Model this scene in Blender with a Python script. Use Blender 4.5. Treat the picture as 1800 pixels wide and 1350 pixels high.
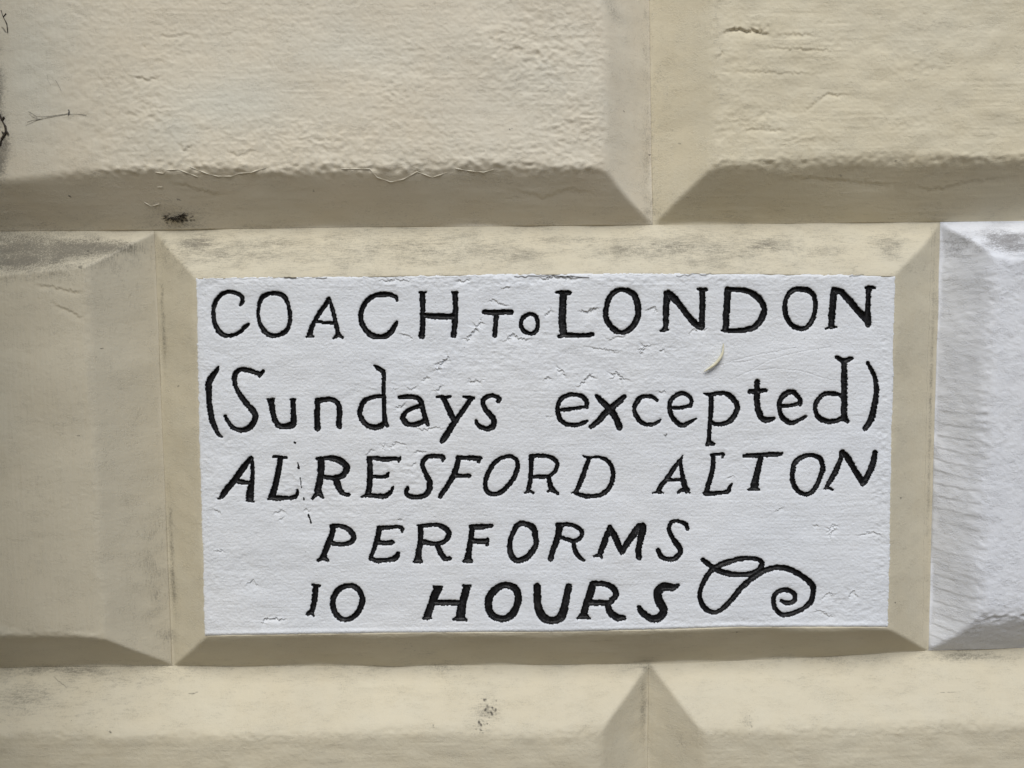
import bpy, math, random
import numpy as np
from mathutils import Matrix, Vector

# ------------------------------------------------------------------ scene, camera, light
for o in list(bpy.data.objects):
    bpy.data.objects.remove(o)
scn = bpy.context.scene
COL = scn.collection
S = 0.00058            # metres per wall unit (one unit is about one photograph pixel on the block faces)
F = 1350.0             # focal length in the same units (27 mm on a 36 mm sensor)
H = 68.0               # how far the block faces stand in front of the joints
PITCH = math.radians(3.2)
ROLL = math.radians(0.62)
fw = np.array([0, math.cos(PITCH), -math.sin(PITCH)])
r0 = np.array([1.0, 0, 0]); u0 = np.array([0, math.sin(PITCH), math.cos(PITCH)])
up = u0 * math.cos(ROLL) + r0 * math.sin(ROLL)
rt = r0 * math.cos(ROLL) - u0 * math.sin(ROLL)
CAM = np.array([0, -(H + F), F * math.tan(PITCH)])      # in wall units

cd = bpy.data.cameras.new('camera'); cam = bpy.data.objects.new('camera', cd); COL.objects.link(cam)
cd.sensor_width = 36; cd.lens = 27; cd.clip_start = 0.02; cd.clip_end = 600
m = Matrix.Identity(4)
for i in range(3):
    m[i][0], m[i][1], m[i][2], m[i][3] = rt[i], up[i], -fw[i], CAM[i] * S
cam.matrix_world = m
scn.camera = cam
scn.cycles.max_bounces = 4; scn.cycles.diffuse_bounces = 3; scn.cycles.glossy_bounces = 1

SUN_EL = math.radians(50); SUN_AZ = math.radians(-3)     # azimuth to the right of straight out from the wall
w = bpy.data.worlds.new('World'); scn.world = w; w.use_nodes = True
wn = w.node_tree.nodes; wl = w.node_tree.links
sky = wn.new('ShaderNodeTexSky'); sky.sky_type = 'NISHITA'; sky.sun_disc = False
sky.sun_elevation = SUN_EL; sky.sun_rotation = math.pi - SUN_AZ
sky.air_density = 1.0; sky.dust_density = 0.6; sky.ozone_density = 1.0
wn['Background'].inputs[1].default_value = 0.05
wl.new(sky.outputs[0], wn['Background'].inputs[0])
sd = bpy.data.lights.new('sun', 'SUN'); sd.energy = 1.5; sd.angle = math.radians(35); sd.color = (1.0, 0.972, 0.915)
sun = bpy.data.objects.new('sun', sd); COL.objects.link(sun)
to_sun = Vector((math.sin(SUN_AZ) * math.cos(SUN_EL), -math.cos(SUN_AZ) * math.cos(SUN_EL), math.sin(SUN_EL)))
sun.rotation_euler = to_sun.to_track_quat('Z', 'Y').to_euler(); sun.location = to_sun * 5
vs = scn.view_settings
vs.view_transform = 'Standard'; vs.look = 'None'; vs.gamma = 1.0; vs.use_curve_mapping = False
vs.exposure = 0.89

# ------------------------------------------------------------------ wall coordinates
def plan(px, py, y=-H):
    """photograph point -> (u, v) on the wall plane at depth y (wall units)"""
    px = np.asarray(px, float); py = np.asarray(py, float)
    a = (px - 900) / F; b = (675 - py) / F
    d = fw[:, None] + rt[:, None] * a.ravel() + up[:, None] * b.ravel()
    t = (y - CAM[1]) / d[1]
    X = CAM[0] + d[0] * t; Z = CAM[2] + d[2] * t
    return (900 + X).reshape(px.shape), (675 - Z).reshape(px.shape)

def curve_h(pts, y):          # v as a function of u
    p = np.array(pts, float); u, v = plan(p[:, 0], p[:, 1], y)
    return lambda U: np.interp(U, u, v)

def line_v(pts, y):           # u as a function of v, straight line through two points
    p = np.array(pts, float); u, v = plan(p[:, 0], p[:, 1], y)
    k = (u[1] - u[0]) / (v[1] - v[0])
    return lambda V: u[0] + k * (V - v[0])

# ------------------------------------------------------------------ rasters of relief and dirt over the wall
RU0, RV0, RW, RH = -200, -200, 2200, 1800
rng = np.random.default_rng(7)
fx = np.fft.rfftfreq(RW)[None, :]; fy = np.fft.fftfreq(RH)[:, None]
def noise(sx, sy, hp=None, seed=None):
    r = np.random.default_rng(seed) if seed is not None else rng
    n = np.fft.rfft2(r.standard_normal((RH, RW)).astype(np.float32))
    k = np.exp(-2 * np.pi ** 2 * ((sx * fx) ** 2 + (sy * fy) ** 2))
    if hp: k = k * (1 - np.exp(-2 * np.pi ** 2 * ((hp * fx) ** 2 + (hp * fy) ** 2)))
    o = np.fft.irfft2(n * k, s=(RH, RW))
    return ((o - o.mean()) / o.std()).astype(np.float32)
def sstep(a, b, x):
    t = np.clip((x - a) / (b - a), 0, 1); return t * t * (3 - 2 * t)

n_fine = noise(1.2, 1.0)
n_mid = noise(3.6, 2.7)
n_coarse = noise(8, 6)
n_lump = noise(38, 30); n_soft = noise(13, 9)
n_big = noise(130, 90)
n_patch = noise(60, 36)
n_hbrush = 0.75 * noise(20, 1.0) + 0.5 * noise(55, 2.4)
n_vbrush = 0.75 * noise(1.0, 20) + 0.5 * noise(2.4, 55)
n_wx = noise(26, 26); n_wy = noise(26, 26)
def ridged(n): return 1.0 - np.abs(n)
n_wr = noise(4.4, 2.9)
STUCCO = 0.22 * n_coarse + 0.24 * n_mid + 0.60 * (ridged(n_wr) - 0.2) * sstep(-.6, 1.0, noise(40, 26)) + 0.20 * noise(2.2, 1.6)
PATCHY = sstep(-0.9, 0.9, n_patch)

uu = np.arange(RW)[None, :] + RU0; vv = np.arange(RH)[:, None] + RV0
R_grime = np.zeros((RH, RW), np.float32); R_spot = np.zeros((RH, RW), np.float32)
R_pale = np.zeros((RH, RW), np.float32); R_extra = np.zeros((RH, RW), np.float32)

R_rough = np.zeros((RH, RW), np.float32)
def blob(R, x, y, rx, ry, a, rot=0.0, y0=-H * 0.5):
    u, v = plan(np.array([x]), np.array([y]), y0); u, v = u[0], v[0]
    ext = 2.6 * max(rx, ry)
    i0, i1 = int(max(0, v - ext - RV0)), int(min(RH, v + ext - RV0))
    j0, j1 = int(max(0, u - ext - RU0)), int(min(RW, u + ext - RU0))
    if i1 <= i0 or j1 <= j0: return
    du = uu[:, j0:j1] - u; dv = vv[i0:i1] - v
    c, s = math.cos(rot), math.sin(rot)
    q = ((du * c + dv * s) / rx) ** 2 + ((-du * s + dv * c) / ry) ** 2
    R[i0:i1, j0:j1] = np.maximum(R[i0:i1, j0:j1], a * np.exp(-q * 1.1))

def resample(pts, step=0.5, smooth=True, closed=False):
    p = np.array(pts, float)
    if closed: p = np.vstack([p[-1], p, p[0], p[1]])
    elif smooth and len(p) > 2: p = np.vstack([2 * p[0] - p[1], p, 2 * p[-1] - p[-2]])
    else:
        out = []
        for a, b in zip(p[:-1], p[1:]):
            n = max(2, int(np.hypot(*(b - a)[:2]) / step)); t = np.linspace(0, 1, n, endpoint=False)[:, None]
            out.append(a + (b - a) * t)
        out.append(p[-1:]); return np.vstack(out)
    out = []
    for i in range(1, len(p) - 2):
        a, b, c, d = p[i - 1:i + 3]
        n = max(2, int(np.hypot(*(c - b)[:2]) / step)); t = np.linspace(0, 1, n, endpoint=False)[:, None]
        out.append(0.5 * (2 * b + (c - a) * t + (2 * a - 5 * b + 4 * c - d) * t ** 2 + (3 * b - a - 3 * c + d) * t ** 3))
    out.append(p[-2:-1]); return np.vstack(out)

def scribble(R, pts, wid, a, y0=-H, jit=0.8, mode='max'):
    p = np.array(pts, float); u, v = plan(p[:, 0], p[:, 1], y0)
    q = resample(np.stack([u, v], 1), 0.7, smooth=False)
    for k in range(len(q)):
        x = q[k, 0] - RU0; y = q[k, 1] - RV0
        x += jit * n_mid[int(y * 1) % RH, int(x) % RW]; y += jit * n_mid[int(x) % RH, int(y) % RW]
        r = int(wid * 2.2 + 2)
        j, i = int(x), int(y)
        if i - r < 0 or j - r < 0 or i + r >= RH or j + r >= RW: continue
        gy, gx = np.mgrid[i - r:i + r + 1, j - r:j + r + 1]
        f = a * np.exp(-((gx - x) ** 2 + (gy - y) ** 2) / (wid * wid)).astype(np.float32)
        sl = R[i - r:i + r + 1, j - r:j + r + 1]
        if a > 0: np.maximum(sl, f, out=sl)
        else: np.minimum(sl, f, out=sl)

def flake(pts, a=1.2, L=9.0, side=1, y0=-H):
    """edge of a lifted paint layer: ground just below the line drops, then recovers"""
    p = np.array(pts, float); u, v = plan(p[:, 0], p[:, 1], y0)
    q = resample(np.stack([u, v], 1), 1.0, smooth=False)
    q[:, 0] += 1.2 * n_mid[(np.arange(len(q)) * 3) % RH, int(u[0]) % RW]
    q[:, 1] += 1.2 * n_mid[(np.arange(len(q)) * 3) % RH, int(v[0] + 500) % RW]
    n = len(q); pad_ = int(3 * L)
    j0, j1 = int(q[:, 0].min()) - pad_ - RU0, int(q[:, 0].max()) + pad_ - RU0
    i0, i1 = int(q[:, 1].min()) - pad_ - RV0, int(q[:, 1].max()) + pad_ - RV0
    j0, i0 = max(j0, 0), max(i0, 0); j1, i1 = min(j1, RW), min(i1, RH)
    gx = (np.arange(j0, j1) + RU0)[None, :, None]; gy = (np.arange(i0, i1) + RV0)[:, None, None]
    d2 = (gx - q[None, None, :, 0]) ** 2 + (gy - q[None, None, :, 1]) ** 2
    kk = d2.argmin(2); d = np.sqrt(np.take_along_axis(d2, kk[..., None], 2)[..., 0])
    tg = np.gradient(q, axis=0); tg = np.stack([np.convolve(np.pad(tg[:, c], 2, mode='edge'), np.ones(5) / 5, 'valid') for c in (0, 1)], 1)
    flip = np.where(tg[:, 0] + .35 * tg[:, 1] < 0, -1, 1); nx, ny = -tg[:, 1] * flip, tg[:, 0] * flip      # towards the lower side
    side_ = (gx[..., 0] - q[kk, 0]) * nx[kk] + (gy[..., 0] - q[kk, 1]) * ny[kk]
    taper = np.minimum(1, np.minimum(np.arange(n), np.arange(n)[::-1]) / (0.22 * n + 1))[kk]
    low = side_ > 0
    R_extra[i0:i1, j0:j1] += (np.where(low, -a * np.exp(-d / L), .3 * a * np.exp(-d / 2.5)) * taper * np.exp(-(d / (1.2 * L)) ** 2)).astype(np.float32)

# grey weathering on the ledges (photograph x, y, radii, amount)
for g in [(700, 440, 460, 60, .46), (1250, 440, 360, 60, .46), (380, 440, 160, 55, .5), (1560, 430, 60, 40, .5), (40, 445, 190, 46, .9), (120, 438, 120, 30, 1.0), (30, 450, 120, 40, 1.0), (600, 1195, 700, 30, .16), (1500, 1185, 300, 30, .16), (150, 1220, 260, 50, .26), (60, 440, 110, 24, 1.0), (190, 432, 60, 18, .9), (-40, 455, 120, 30, .9), (120, 470, 60, 10, .6),
          (340, 425, 60, 26, .68), (470, 430, 110, 26, .55), (760, 440, 120, 30, .52), (900, 448, 120, 28, .5),
          (1110, 440, 110, 24, .55), (1180, 435, 80, 26, .66), (1340, 432, 60, 26, .62), (1460, 440, 90, 24, .4),
          (620, 440, 160, 24, .4), (1000, 420, 500, 12, .45),
          (1765, 425, 50, 26, .95), (1820, 430, 60, 30, .9), (1690, 430, 34, 30, .45), (1662, 520, 14, 90, .30), (1662, 760, 12, 160, .25),
          (1662, 900, 12, 120, .2),
          (1142, 60, 16, 130, .34), (1144, 240, 18, 150, .36), (1080, 25, 24, 30, .34), (1150, 360, 24, 40, .42),
          (1160, 150, 24, 200, .2), (1095, 200, 30, 200, .15), (1252, 60, 10, 120, .3),
          (90, 1190, 160, 14, .55), (40, 1225, 120, 40, .4), (280, 1185, 200, 12, .4), (600, 1185, 240, 8, .35),
          (292, 1000, 9, 140, .55), (284, 1130, 24, 30, .35), (276, 560, 7, 120, .55), (278, 420, 12, 26, .5), (262, 1010, 24, 120, .3),
          (770, 1185, 70, 14, .5), (1480, 1170, 160, 12, .35), (1720, 1165, 90, 10, .6), (1137, 1182, 26, 18, .5), (1135, 1260, 10, 90, .45),
          (0, 160, 24, 160, .9), (5, 290, 26, 40, 1.0), (20, 260, 20, 30, .7), (0, 440, 200, 50, .8), (300, 392, 90, 8, .55), (300, 370, 60, 24, .35),
          (740, 1150, 40, 20, .3), (1195, 1300, 16, 20, .35), (855, 1245, 34, 30, .55), (1306, 1256, 14, 12, .45), (1650, 700, 6, 400, .5)]:
    blob(R_grime, *g)
# dirt caught along the crumbling upper edge of the panel
for p, wd, a in [([(360, 491), (480, 489), (560, 489)], 1.6, .5), ([(500, 489), (520, 488)], 2.2, .8), ([(556, 490), (575, 489)], 1.8, .7), ([(640, 488), (760, 488), (850, 486)], 1.2, .5), ([(905, 486), (960, 485), (1035, 488)], 1.8, .7),
                 ([(1060, 483), (1180, 482)], 1.2, .45), ([(1190, 485), (1250, 481)], 1.8, .6), ([(1300, 481), (1480, 483)], 1.2, .4), ([(1495, 487), (1520, 482)], 1.8, .6)]:
    scribble(R_spot, p, wd, a)
# small dark marks
rs = random.Random(3)
def cluster(cx, cy, rx, ry, n, r0_, r1, a=1.0):
    for _ in range(n):
        blob(R_spot, cx + rs.gauss(0, rx), cy + rs.gauss(0, ry), rs.uniform(r0_, r1) * 1.3, rs.uniform(r0_, r1), a * rs.uniform(.5, 1))
cluster(858, 1240, 7, 5, 18, .9, 2.6); cluster(847, 1263, 5, 5, 18, .9, 3.0); cluster(862, 1252, 15, 15, 46, .6, 1.2, .7)
cluster(721, 1138, 14, 8, 14, .9, 1.8, .8); cluster(800, 1188, 30, 14, 34, .8, 1.7, .7)
cluster(1306, 1258, 8, 8, 26, .8, 1.7, .7); cluster(1792, 1308, 6, 8, 8, 1, 2, .6)
cluster(310, 383, 16, 5, 40, 1, 2.6, .9); cluster(322, 368, 22, 12, 24, .8, 1.6, .8)
cluster(290, 345, 70, 26, 40, .6, 1.3, .6); cluster(60, 395, 40, 4, 14, .6, 1.3, .5); cluster(1500, 350, 160, 26, 20, .5, 1.1, .5); cluster(860, 345, 160, 26, 20, .5, 1.1, .5)
cluster(158, 440, 4, 6, 6, 1.5, 3.4, .8); cluster(157, 470, 3, 3, 6, 1.5, 3.2, .8)
for x, y in [(192, 613), (210, 1271), (338, 1223), (1094, 198), (1195, 252), (791, 113), (898, 236), (127, 348), (555, 337), (1162, 760),
             (1576, 872), (1562, 1050), (316, 352), (764, 1262), (1290, 1100), (1148, 265), (158, 761), (185, 627), (312, 680), (1560, 290), (1469, 312)]:
    cluster(x, y, 1.5, 1.2, 3, 1.0, 2.0, .9)
for _ in range(260):
    blob(R_spot, rs.uniform(0, 1800), rs.uniform(0, 1350), rs.uniform(.7, 1.5), rs.uniform(.6, 1.2), rs.uniform(.3, .8))
for p, wd, a in [([(2, 15), (10, 40), (14, 60)], 2.2, .9), ([(20, 58), (30, 68)], 2, .6), ([(275, 520), (272, 640), (277, 760), (283, 900)], 1.0, .15),
                 ([(277, 505), (273, 530)], 1.4, .5), ([(300, 930), (305, 1060), (306, 1160)], 1.1, .4), ([(1142, 0), (1143, 180), (1148, 390)], 1.0, .2),
                 ([(1650, 396), (1642, 560), (1636, 900), (1633, 1130)], 1.3, .45), ([(0, 1170), (300, 1171)], 1.2, .4),
                 ([(355, 488), (480, 488)], 1.2, .4), ([(100, 142), (106, 160)], 1.2, .5), ([(80, 1200), (112, 1214)], 1.1, .6),
                 ([(1640, 1216), (1690, 1212)], .8, .6), ([(240, 720), (232, 750)], 1, .5), ([(330, 1222), (345, 1220)], 1.4, .6)]:
    scribble(R_spot, p, wd, a, y0=-H * 0.5)
# hairline scratches on the white panel
SP4 = lambda L: [(1240 + x / 5.625, 610 + y / 5.625) for x, y in L]
for p in [[(100, 190), (260, 145), (400, 100), (560, 70), (900, 5)], [(300, 300), (430, 240), (650, 120), (820, 75), (1000, 35), (1240, 0)],
          [(370, 265), (440, 238), (700, 210), (950, 235), (1250, 330)], [(250, 160), (470, 130)]]:
    scribble(R_spot, SP4(p), 0.55, .55, jit=.3)
    scribble(R_extra, SP4(p), 0.9, -0.5, jit=.3)
# paler touched-up paint
for g in [(70, 130, 60, 120, .8), (110, 60, 70, 60, .5), (420, 190, 110, 50, .8), (330, 240, 60, 40, .6), (640, 100, 120, 50, .45), (940, 150, 90, 40, .3),
          (20, 700, 40, 120, .6), (20, 1100, 40, 12, .8), (1640, 60, 120, 60, .25)]:
    blob(R_pale, *g)

# rougher patches of render under the paint
for g in [(960, 90, 150, 110, 1.0), (1000, 210, 90, 70, .9), (720, 130, 160, 90, .6), (620, 240, 240, 45, .8), (860, 270, 200, 30, .9), (420, 230, 120, 40, .6), (270, 210, 90, 80, .5), (500, 60, 200, 60, .4),
          (300, 90, 70, 60, .35), (250, 280, 200, 16, .7), (600, 290, 400, 12, .9),
          (1320, 50, 60, 20, 1.0), (1640, 115, 70, 25, .8), (1600, 40, 120, 40, .35), (1340, 215, 110, 40, .8), (1400, 240, 80, 25, .8), (1580, 215, 60, 25, .5), (1720, 235, 80, 18, .5), (1450, 80, 160, 30, .4), (1300, 130, 60, 60, .5), (1520, 284, 300, 10, .6),
          (900, 615, 150, 45, 1.0), (780, 640, 120, 50, .8), (1130, 590, 120, 50, .9), (1010, 660, 160, 35, .8), (700, 690, 90, 50, .7), (730, 830, 120, 50, .9), (560, 860, 120, 50, .7), (640, 900, 150, 30, .6),
          (1000, 700, 260, 60, .5), (1480, 1050, 90, 50, .8), (1290, 800, 160, 40, .5), (420, 760, 60, 200, .5), (420, 1010, 60, 80, .7), (480, 1090, 80, 16, .8), (960, 495, 500, 12, .9), (1550, 800, 20, 300, .6), (1300, 1090, 240, 14, .7)]:
    blob(R_rough, *g, 0.0, -H)
# lifted paint edges on the panel (offsets of the zoomed crops, 5.625 px per photograph px)
def Z(x0, y0, L): return [(x0 + x / 5.625, y0 + y / 5.625) for x, y in L]
for p, a, L in [
    (Z(620, 480, [(1285, 430), (1250, 490), (1210, 540), (1180, 600), (1110, 650), (1060, 668)]), 1.8, 9),
    (Z(620, 480, [(450, 580), (520, 605), (600, 655)]), 1.2, 7), (Z(620, 480, [(1335, 290), (1390, 258), (1450, 300), (1560, 325)]), 1.3, 6),
    (Z(620, 480, [(1450, 660), (1520, 650), (1590, 605), (1660, 640), (1800, 655)]), 1.6, 9), (Z(620, 480, [(850, 890), (930, 850), (950, 790)]), 1.5, 8),
    (Z(620, 480, [(240, 75), (380, 68), (600, 70)]), 1.3, 5), (Z(620, 480, [(1000, 80), (1100, 72), (1180, 50)]), 1.3, 5), (Z(620, 480, [(1450, 135), (1520, 140), (1580, 120)]), 1.2, 5),
    (Z(940, 480, [(435, 382), (520, 365), (650, 338)]), 2.0, 10), (Z(940, 480, [(1085, 385), (1120, 350), (1170, 325), (1230, 390)]), 1.6, 9),
    (Z(940, 480, [(1020, 800), (1060, 745), (1150, 700)]), 1.6, 9), (Z(940, 480, [(500, 730), (650, 740), (860, 780)]), 1.0, 9),
    (Z(940, 480, [(1500, 610), (1560, 555), (1650, 565), (1740, 540)]), 1.2, 9), (Z(940, 480, [(0, 55), (150, 45), (300, 40), (500, 55)]), 1.8, 6), (Z(940, 480, [(700, 640), (880, 630), (930, 590)]), 1.2, 8),
    (Z(940, 480, [(80, 430), (150, 375), (165, 330)]), 1.4, 8), (Z(940, 480, [(1220, 770), (1300, 760)]), 1.3, 6),
    (Z(620, 630, [(820, 130), (850, 45), (930, 5)]), 1.6, 8), (Z(620, 630, [(670, 235), (740, 180), (790, 210)]), 1.3, 7), (Z(620, 630, [(380, 305), (430, 290)]), 1.2, 6),
    (Z(620, 630, [(530, 290), (600, 300), (640, 270)]), 1.3, 7), (Z(620, 630, [(820, 325), (880, 250)]), 1.4, 7), (Z(620, 630, [(1130, 190), (1180, 235), (1220, 205), (1300, 235)]), 1.3, 7),
    (Z(620, 630, [(600, 690), (760, 700), (820, 670), (900, 695)]), 1.2, 6), (Z(620, 630, [(410, 500), (500, 450), (540, 420)]), 1.2, 7),
    (Z(940, 630, [(80, 220), (130, 185), (180, 195)]), 1.4, 7), (Z(940, 630, [(210, 120), (235, 92), (330, 185)]), 1.4, 8), (Z(940, 630, [(390, 285), (460, 250), (535, 160), (640, 200)]), 1.7, 9),
    (Z(940, 630, [(735, 225), (810, 130), (870, 195), (940, 212)]), 1.7, 10), (Z(940, 630, [(1220, 315), (1310, 322)]), 1.4, 6), (Z(940, 630, [(170, 560), (100, 590)]), .8, 6),
    (Z(360, 770, [(670, 750), (730, 715), (800, 710)]), 1.2, 8), (Z(360, 770, [(720, 810), (790, 780)]), 1.1, 6), (Z(360, 770, [(960, 710), (1050, 715)]), 1.1, 6), (Z(360, 770, [(80, 690), (180, 760)]), 1.0, 8),
    (Z(360, 770, [(1590, 165), (1640, 125), (1690, 115)]), 1.2, 6), (Z(620, 770, [(300, 130), (320, 65), (350, 80)]), 1.0, 6), (Z(620, 770, [(350, 140), (430, 40), (500, 50), (570, 120)]), 1.0, 7),
    (Z(620, 770, [(580, 150), (680, 130), (760, 145)]), 1.2, 6), (Z(620, 770, [(580, 270), (640, 240)]), 1.2, 6), (Z(620, 770, [(430, 800), (500, 800)]), 1.2, 6),
    (Z(1240, 770, [(680, 720), (740, 700), (780, 670)]), 1.0, 6), (Z(1240, 770, [(200, 390), (310, 380)]), 1.0, 6), (Z(1240, 770, [(1050, 870), (1090, 850), (1130, 880)]), 1.1, 6),
    ([(1452, 940), (1460, 925), (1468, 922), (1456, 950)], 1.2, 7), ([(1505, 942), (1535, 935), (1555, 942)], 1.2, 6), ([(1440, 1055), (1460, 1042), (1468, 1050)], 1.2, 7),
    ([(1487, 1052), (1500, 1040), (1512, 1050)], 1.3, 7), ([(1425, 1072), (1445, 1075), (1470, 1088)], 1.0, 6), ([(456, 1095), (470, 1087), (505, 1090)], 2.0, 6),
    ([(430, 1030), (445, 1020), (456, 1032)], 1.0, 10), ([(375, 970), (390, 966), (398, 972)], 1.2, 5)]:
    flake(p, a * 1.5, L)
for p, a, L in [([(1265, 58), (1290, 50), (1330, 55), (1360, 60)], 4.5, 9), ([(1360, 60), (1400, 61), (1440, 61)], 1.6, 6), ([(1330, 84), (1400, 86), (1480, 90)], 1.6, 6),
                ([(1410, 198), (1450, 166), (1495, 166)], 1.8, 5), ([(1262, 100), (1275, 86)], 1.5, 6), ([(1300, 228), (1330, 226), (1380, 229)], 1.6, 6), ([(1260, 125), (1340, 126), (1440, 130)], 1.2, 5),
                ([(230, 132), (260, 140), (285, 132)], 2.2, 6), ([(250, 75), (258, 85)], 1.5, 5), ([(270, 62), (300, 62), (345, 58)], 1.2, 6), ([(310, 250), (325, 262), (340, 255)], 1.8, 6),
                ([(395, 260), (420, 273), (450, 260)], 1.6, 7), ([(560, 255), (580, 265)], 1.4, 6), ([(60, 498), (110, 508), (150, 516)], 1.6, 8), ([(90, 530), (150, 562)], 1.6, 8)]:
    flake(p, a, L)
for p in [[(885 + 0, 332), (960, 345), (1000, 333), (1050, 340)], [(1360, 318), (1420, 314), (1500, 320), (1590, 326)], [(1590, 326), (1640, 332), (1700, 320), (1790, 312)], [(300, 320), (345, 332), (400, 345)]]:
    flake(p, 1.0, 12, y0=-H * .6)

def samp(R, U, V):
    x = np.clip(U - RU0, 0, RW - 1.001); y = np.clip(V - RV0, 0, RH - 1.001)
    i = y.astype(int); j = x.astype(int); a = x - j; b = y - i
    i1 = np.minimum(i + 1, RH - 1); j1 = np.minimum(j + 1, RW - 1)
    return (R[i, j] * (1 - a) + R[i, j1] * a) * (1 - b) + (R[i1, j] * (1 - a) + R[i1, j1] * a) * b
def sampw(R, U, V):            # wrapping, for the endless noises
    x = np.mod(U - RU0, RW); y = np.mod(V - RV0, RH)
    i = y.astype(int) % RH; j = x.astype(int) % RW; a = x - np.floor(x); b = y - np.floor(y)
    i1 = (i + 1) % RH; j1 = (j + 1) % RW
    return (R[i, j] * (1 - a) + R[i, j1] * a) * (1 - b) + (R[i1, j] * (1 - a) + R[i1, j1] * a) * b
def inside(U, V):
    return ((U > RU0 + 2) & (U < RU0 + RW - 3) & (V > RV0 + 2) & (V < RV0 + RH - 3)).astype(float)

# ------------------------------------------------------------------ materials
def nodes_of(name):
    mt = bpy.data.materials.new(name); mt.use_nodes = True
    nt = mt.node_tree; return mt, nt, nt.nodes['Principled BSDF']
class NB:
    def __init__(s, nt): s.nt = nt
    def n(s, t, **k):
        x = s.nt.nodes.new(t)
        for a, b in k.items(): setattr(x, a, b)
        return x
    def set(s, sock, v):
        if isinstance(v, bpy.types.NodeSocket): s.nt.links.new(v, sock)
        else: sock.default_value = v
    def math(s, op, a, b=0.0, c=None, clamp=False):
        x = s.n('ShaderNodeMath', operation=op, use_clamp=clamp)
        s.set(x.inputs[0], a); s.set(x.inputs[1], b)
        if c is not None: s.set(x.inputs[2], c)
        return x.outputs[0]
    def mix(s, f, a, b):
        x = s.n('ShaderNodeMix', data_type='RGBA')
        s.set(x.inputs[0], f); s.set(x.inputs[6], a); s.set(x.inputs[7], b); return x.outputs[2]
    def noise(s, vec, scale, detail=3, rough=.55):
        x = s.n('ShaderNodeTexNoise'); s.set(x.inputs['Vector'], vec); x.inputs['Scale'].default_value = scale
        x.inputs['Detail'].default_value = detail; x.inputs['Roughness'].default_value = rough; return x.outputs[0]
    def map(s, vec, sc):
        x = s.n('ShaderNodeMapping'); s.set(x.inputs[0], vec); x.inputs['Scale'].default_value = sc; return x.outputs[0]
    def ramp(s, v, lo, hi):
        x = s.n('ShaderNodeMapRange', clamp=True, interpolation_type='SMOOTHSTEP'); s.set(x.inputs[0], v)
        x.inputs[1].default_value = lo; x.inputs[2].default_value = hi; return x.outputs[0]
    def attr(s, nm):
        return s.n('ShaderNodeAttribute', attribute_name=nm).outputs['Fac']

def paint_material(name, base, warm, pale, grime_col, stretch, bump=.8, rough=.55, grime_gain=1.0, speck=.28):
    mt, nt, bs = nodes_of(name); b = NB(nt)
    P = b.n('ShaderNodeTexCoord').outputs['Object']
    big = b.ramp(b.noise(P, 5.5, 4), .35, .65)
    med = b.ramp(b.noise(P, 28, 4), .3, .7)
    col = b.mix(big, base + (1,), warm + (1,))
    col = b.mix(b.math('MULTIPLY', med, .18), col, pale + (1,))
    col = b.mix(b.math('MULTIPLY', b.attr('pale'), .75), col, pale + (1,))
    # grime that clings to the brush marks
    g = b.attr('grime')
    gs = b.noise(b.map(P, stretch), 640, 4, .8)
    gi = b.noise(P, 700, 3, .75)
    gm = b.noise(b.map(P, (.45, 1, 1)), 75, 5, .65)
    thr = b.math('ADD', b.math('ADD', b.math('MULTIPLY', gs, .46), b.math('MULTIPLY', gi, .30)), b.math('MULTIPLY', gm, .24))
    gg = b.ramp(b.math('ADD', thr, b.math('MULTIPLY', g, .20)), .51, .70)
    gg = b.math('MULTIPLY', b.math('MULTIPLY', gg, b.math('MULTIPLY', g, 1.6, clamp=True)), .72 * grime_gain, clamp=True)
    col = b.mix(gg, col, grime_col + (1,))
    film = b.math('MULTIPLY', b.math('MULTIPLY', g, b.ramp(gm, .25, .7)), .18 * grime_gain)
    col = b.mix(film, col, tuple(min(1, c * 1.7) for c in grime_col) + (1,))
    # soft speckle everywhere: dust held in the pores of the paint
    col = b.mix(b.math('MULTIPLY', b.ramp(thr, .52, .66), speck), col, tuple(min(1, c * 2.2) for c in grime_col) + (1,))
    sp = b.ramp(b.attr('spot'), .18, .75)
    col = b.mix(b.math('MULTIPLY', sp, .92), col, (.035, .030, .024, 1))
    b.set(bs.inputs['Base Color'], col)
    bs.inputs['Roughness'].default_value = rough + .08
    bs.inputs['Specular IOR Level'].default_value = .35
    h = b.math('ADD', b.math('MULTIPLY', gs, .35), b.math('MULTIPLY', gi, .65))
    bp = b.n('ShaderNodeBump'); b.set(bp.inputs['Strength'], b.math('MULTIPLY', b.math('ADD', .35, b.ramp(gm, .38, .64)), bump)); bp.inputs['Distance'].default_value = .0008
    b.set(bp.inputs['Height'], h); nt.links.new(bp.outputs[0], bs.inputs['Normal'])
    return mt

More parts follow.
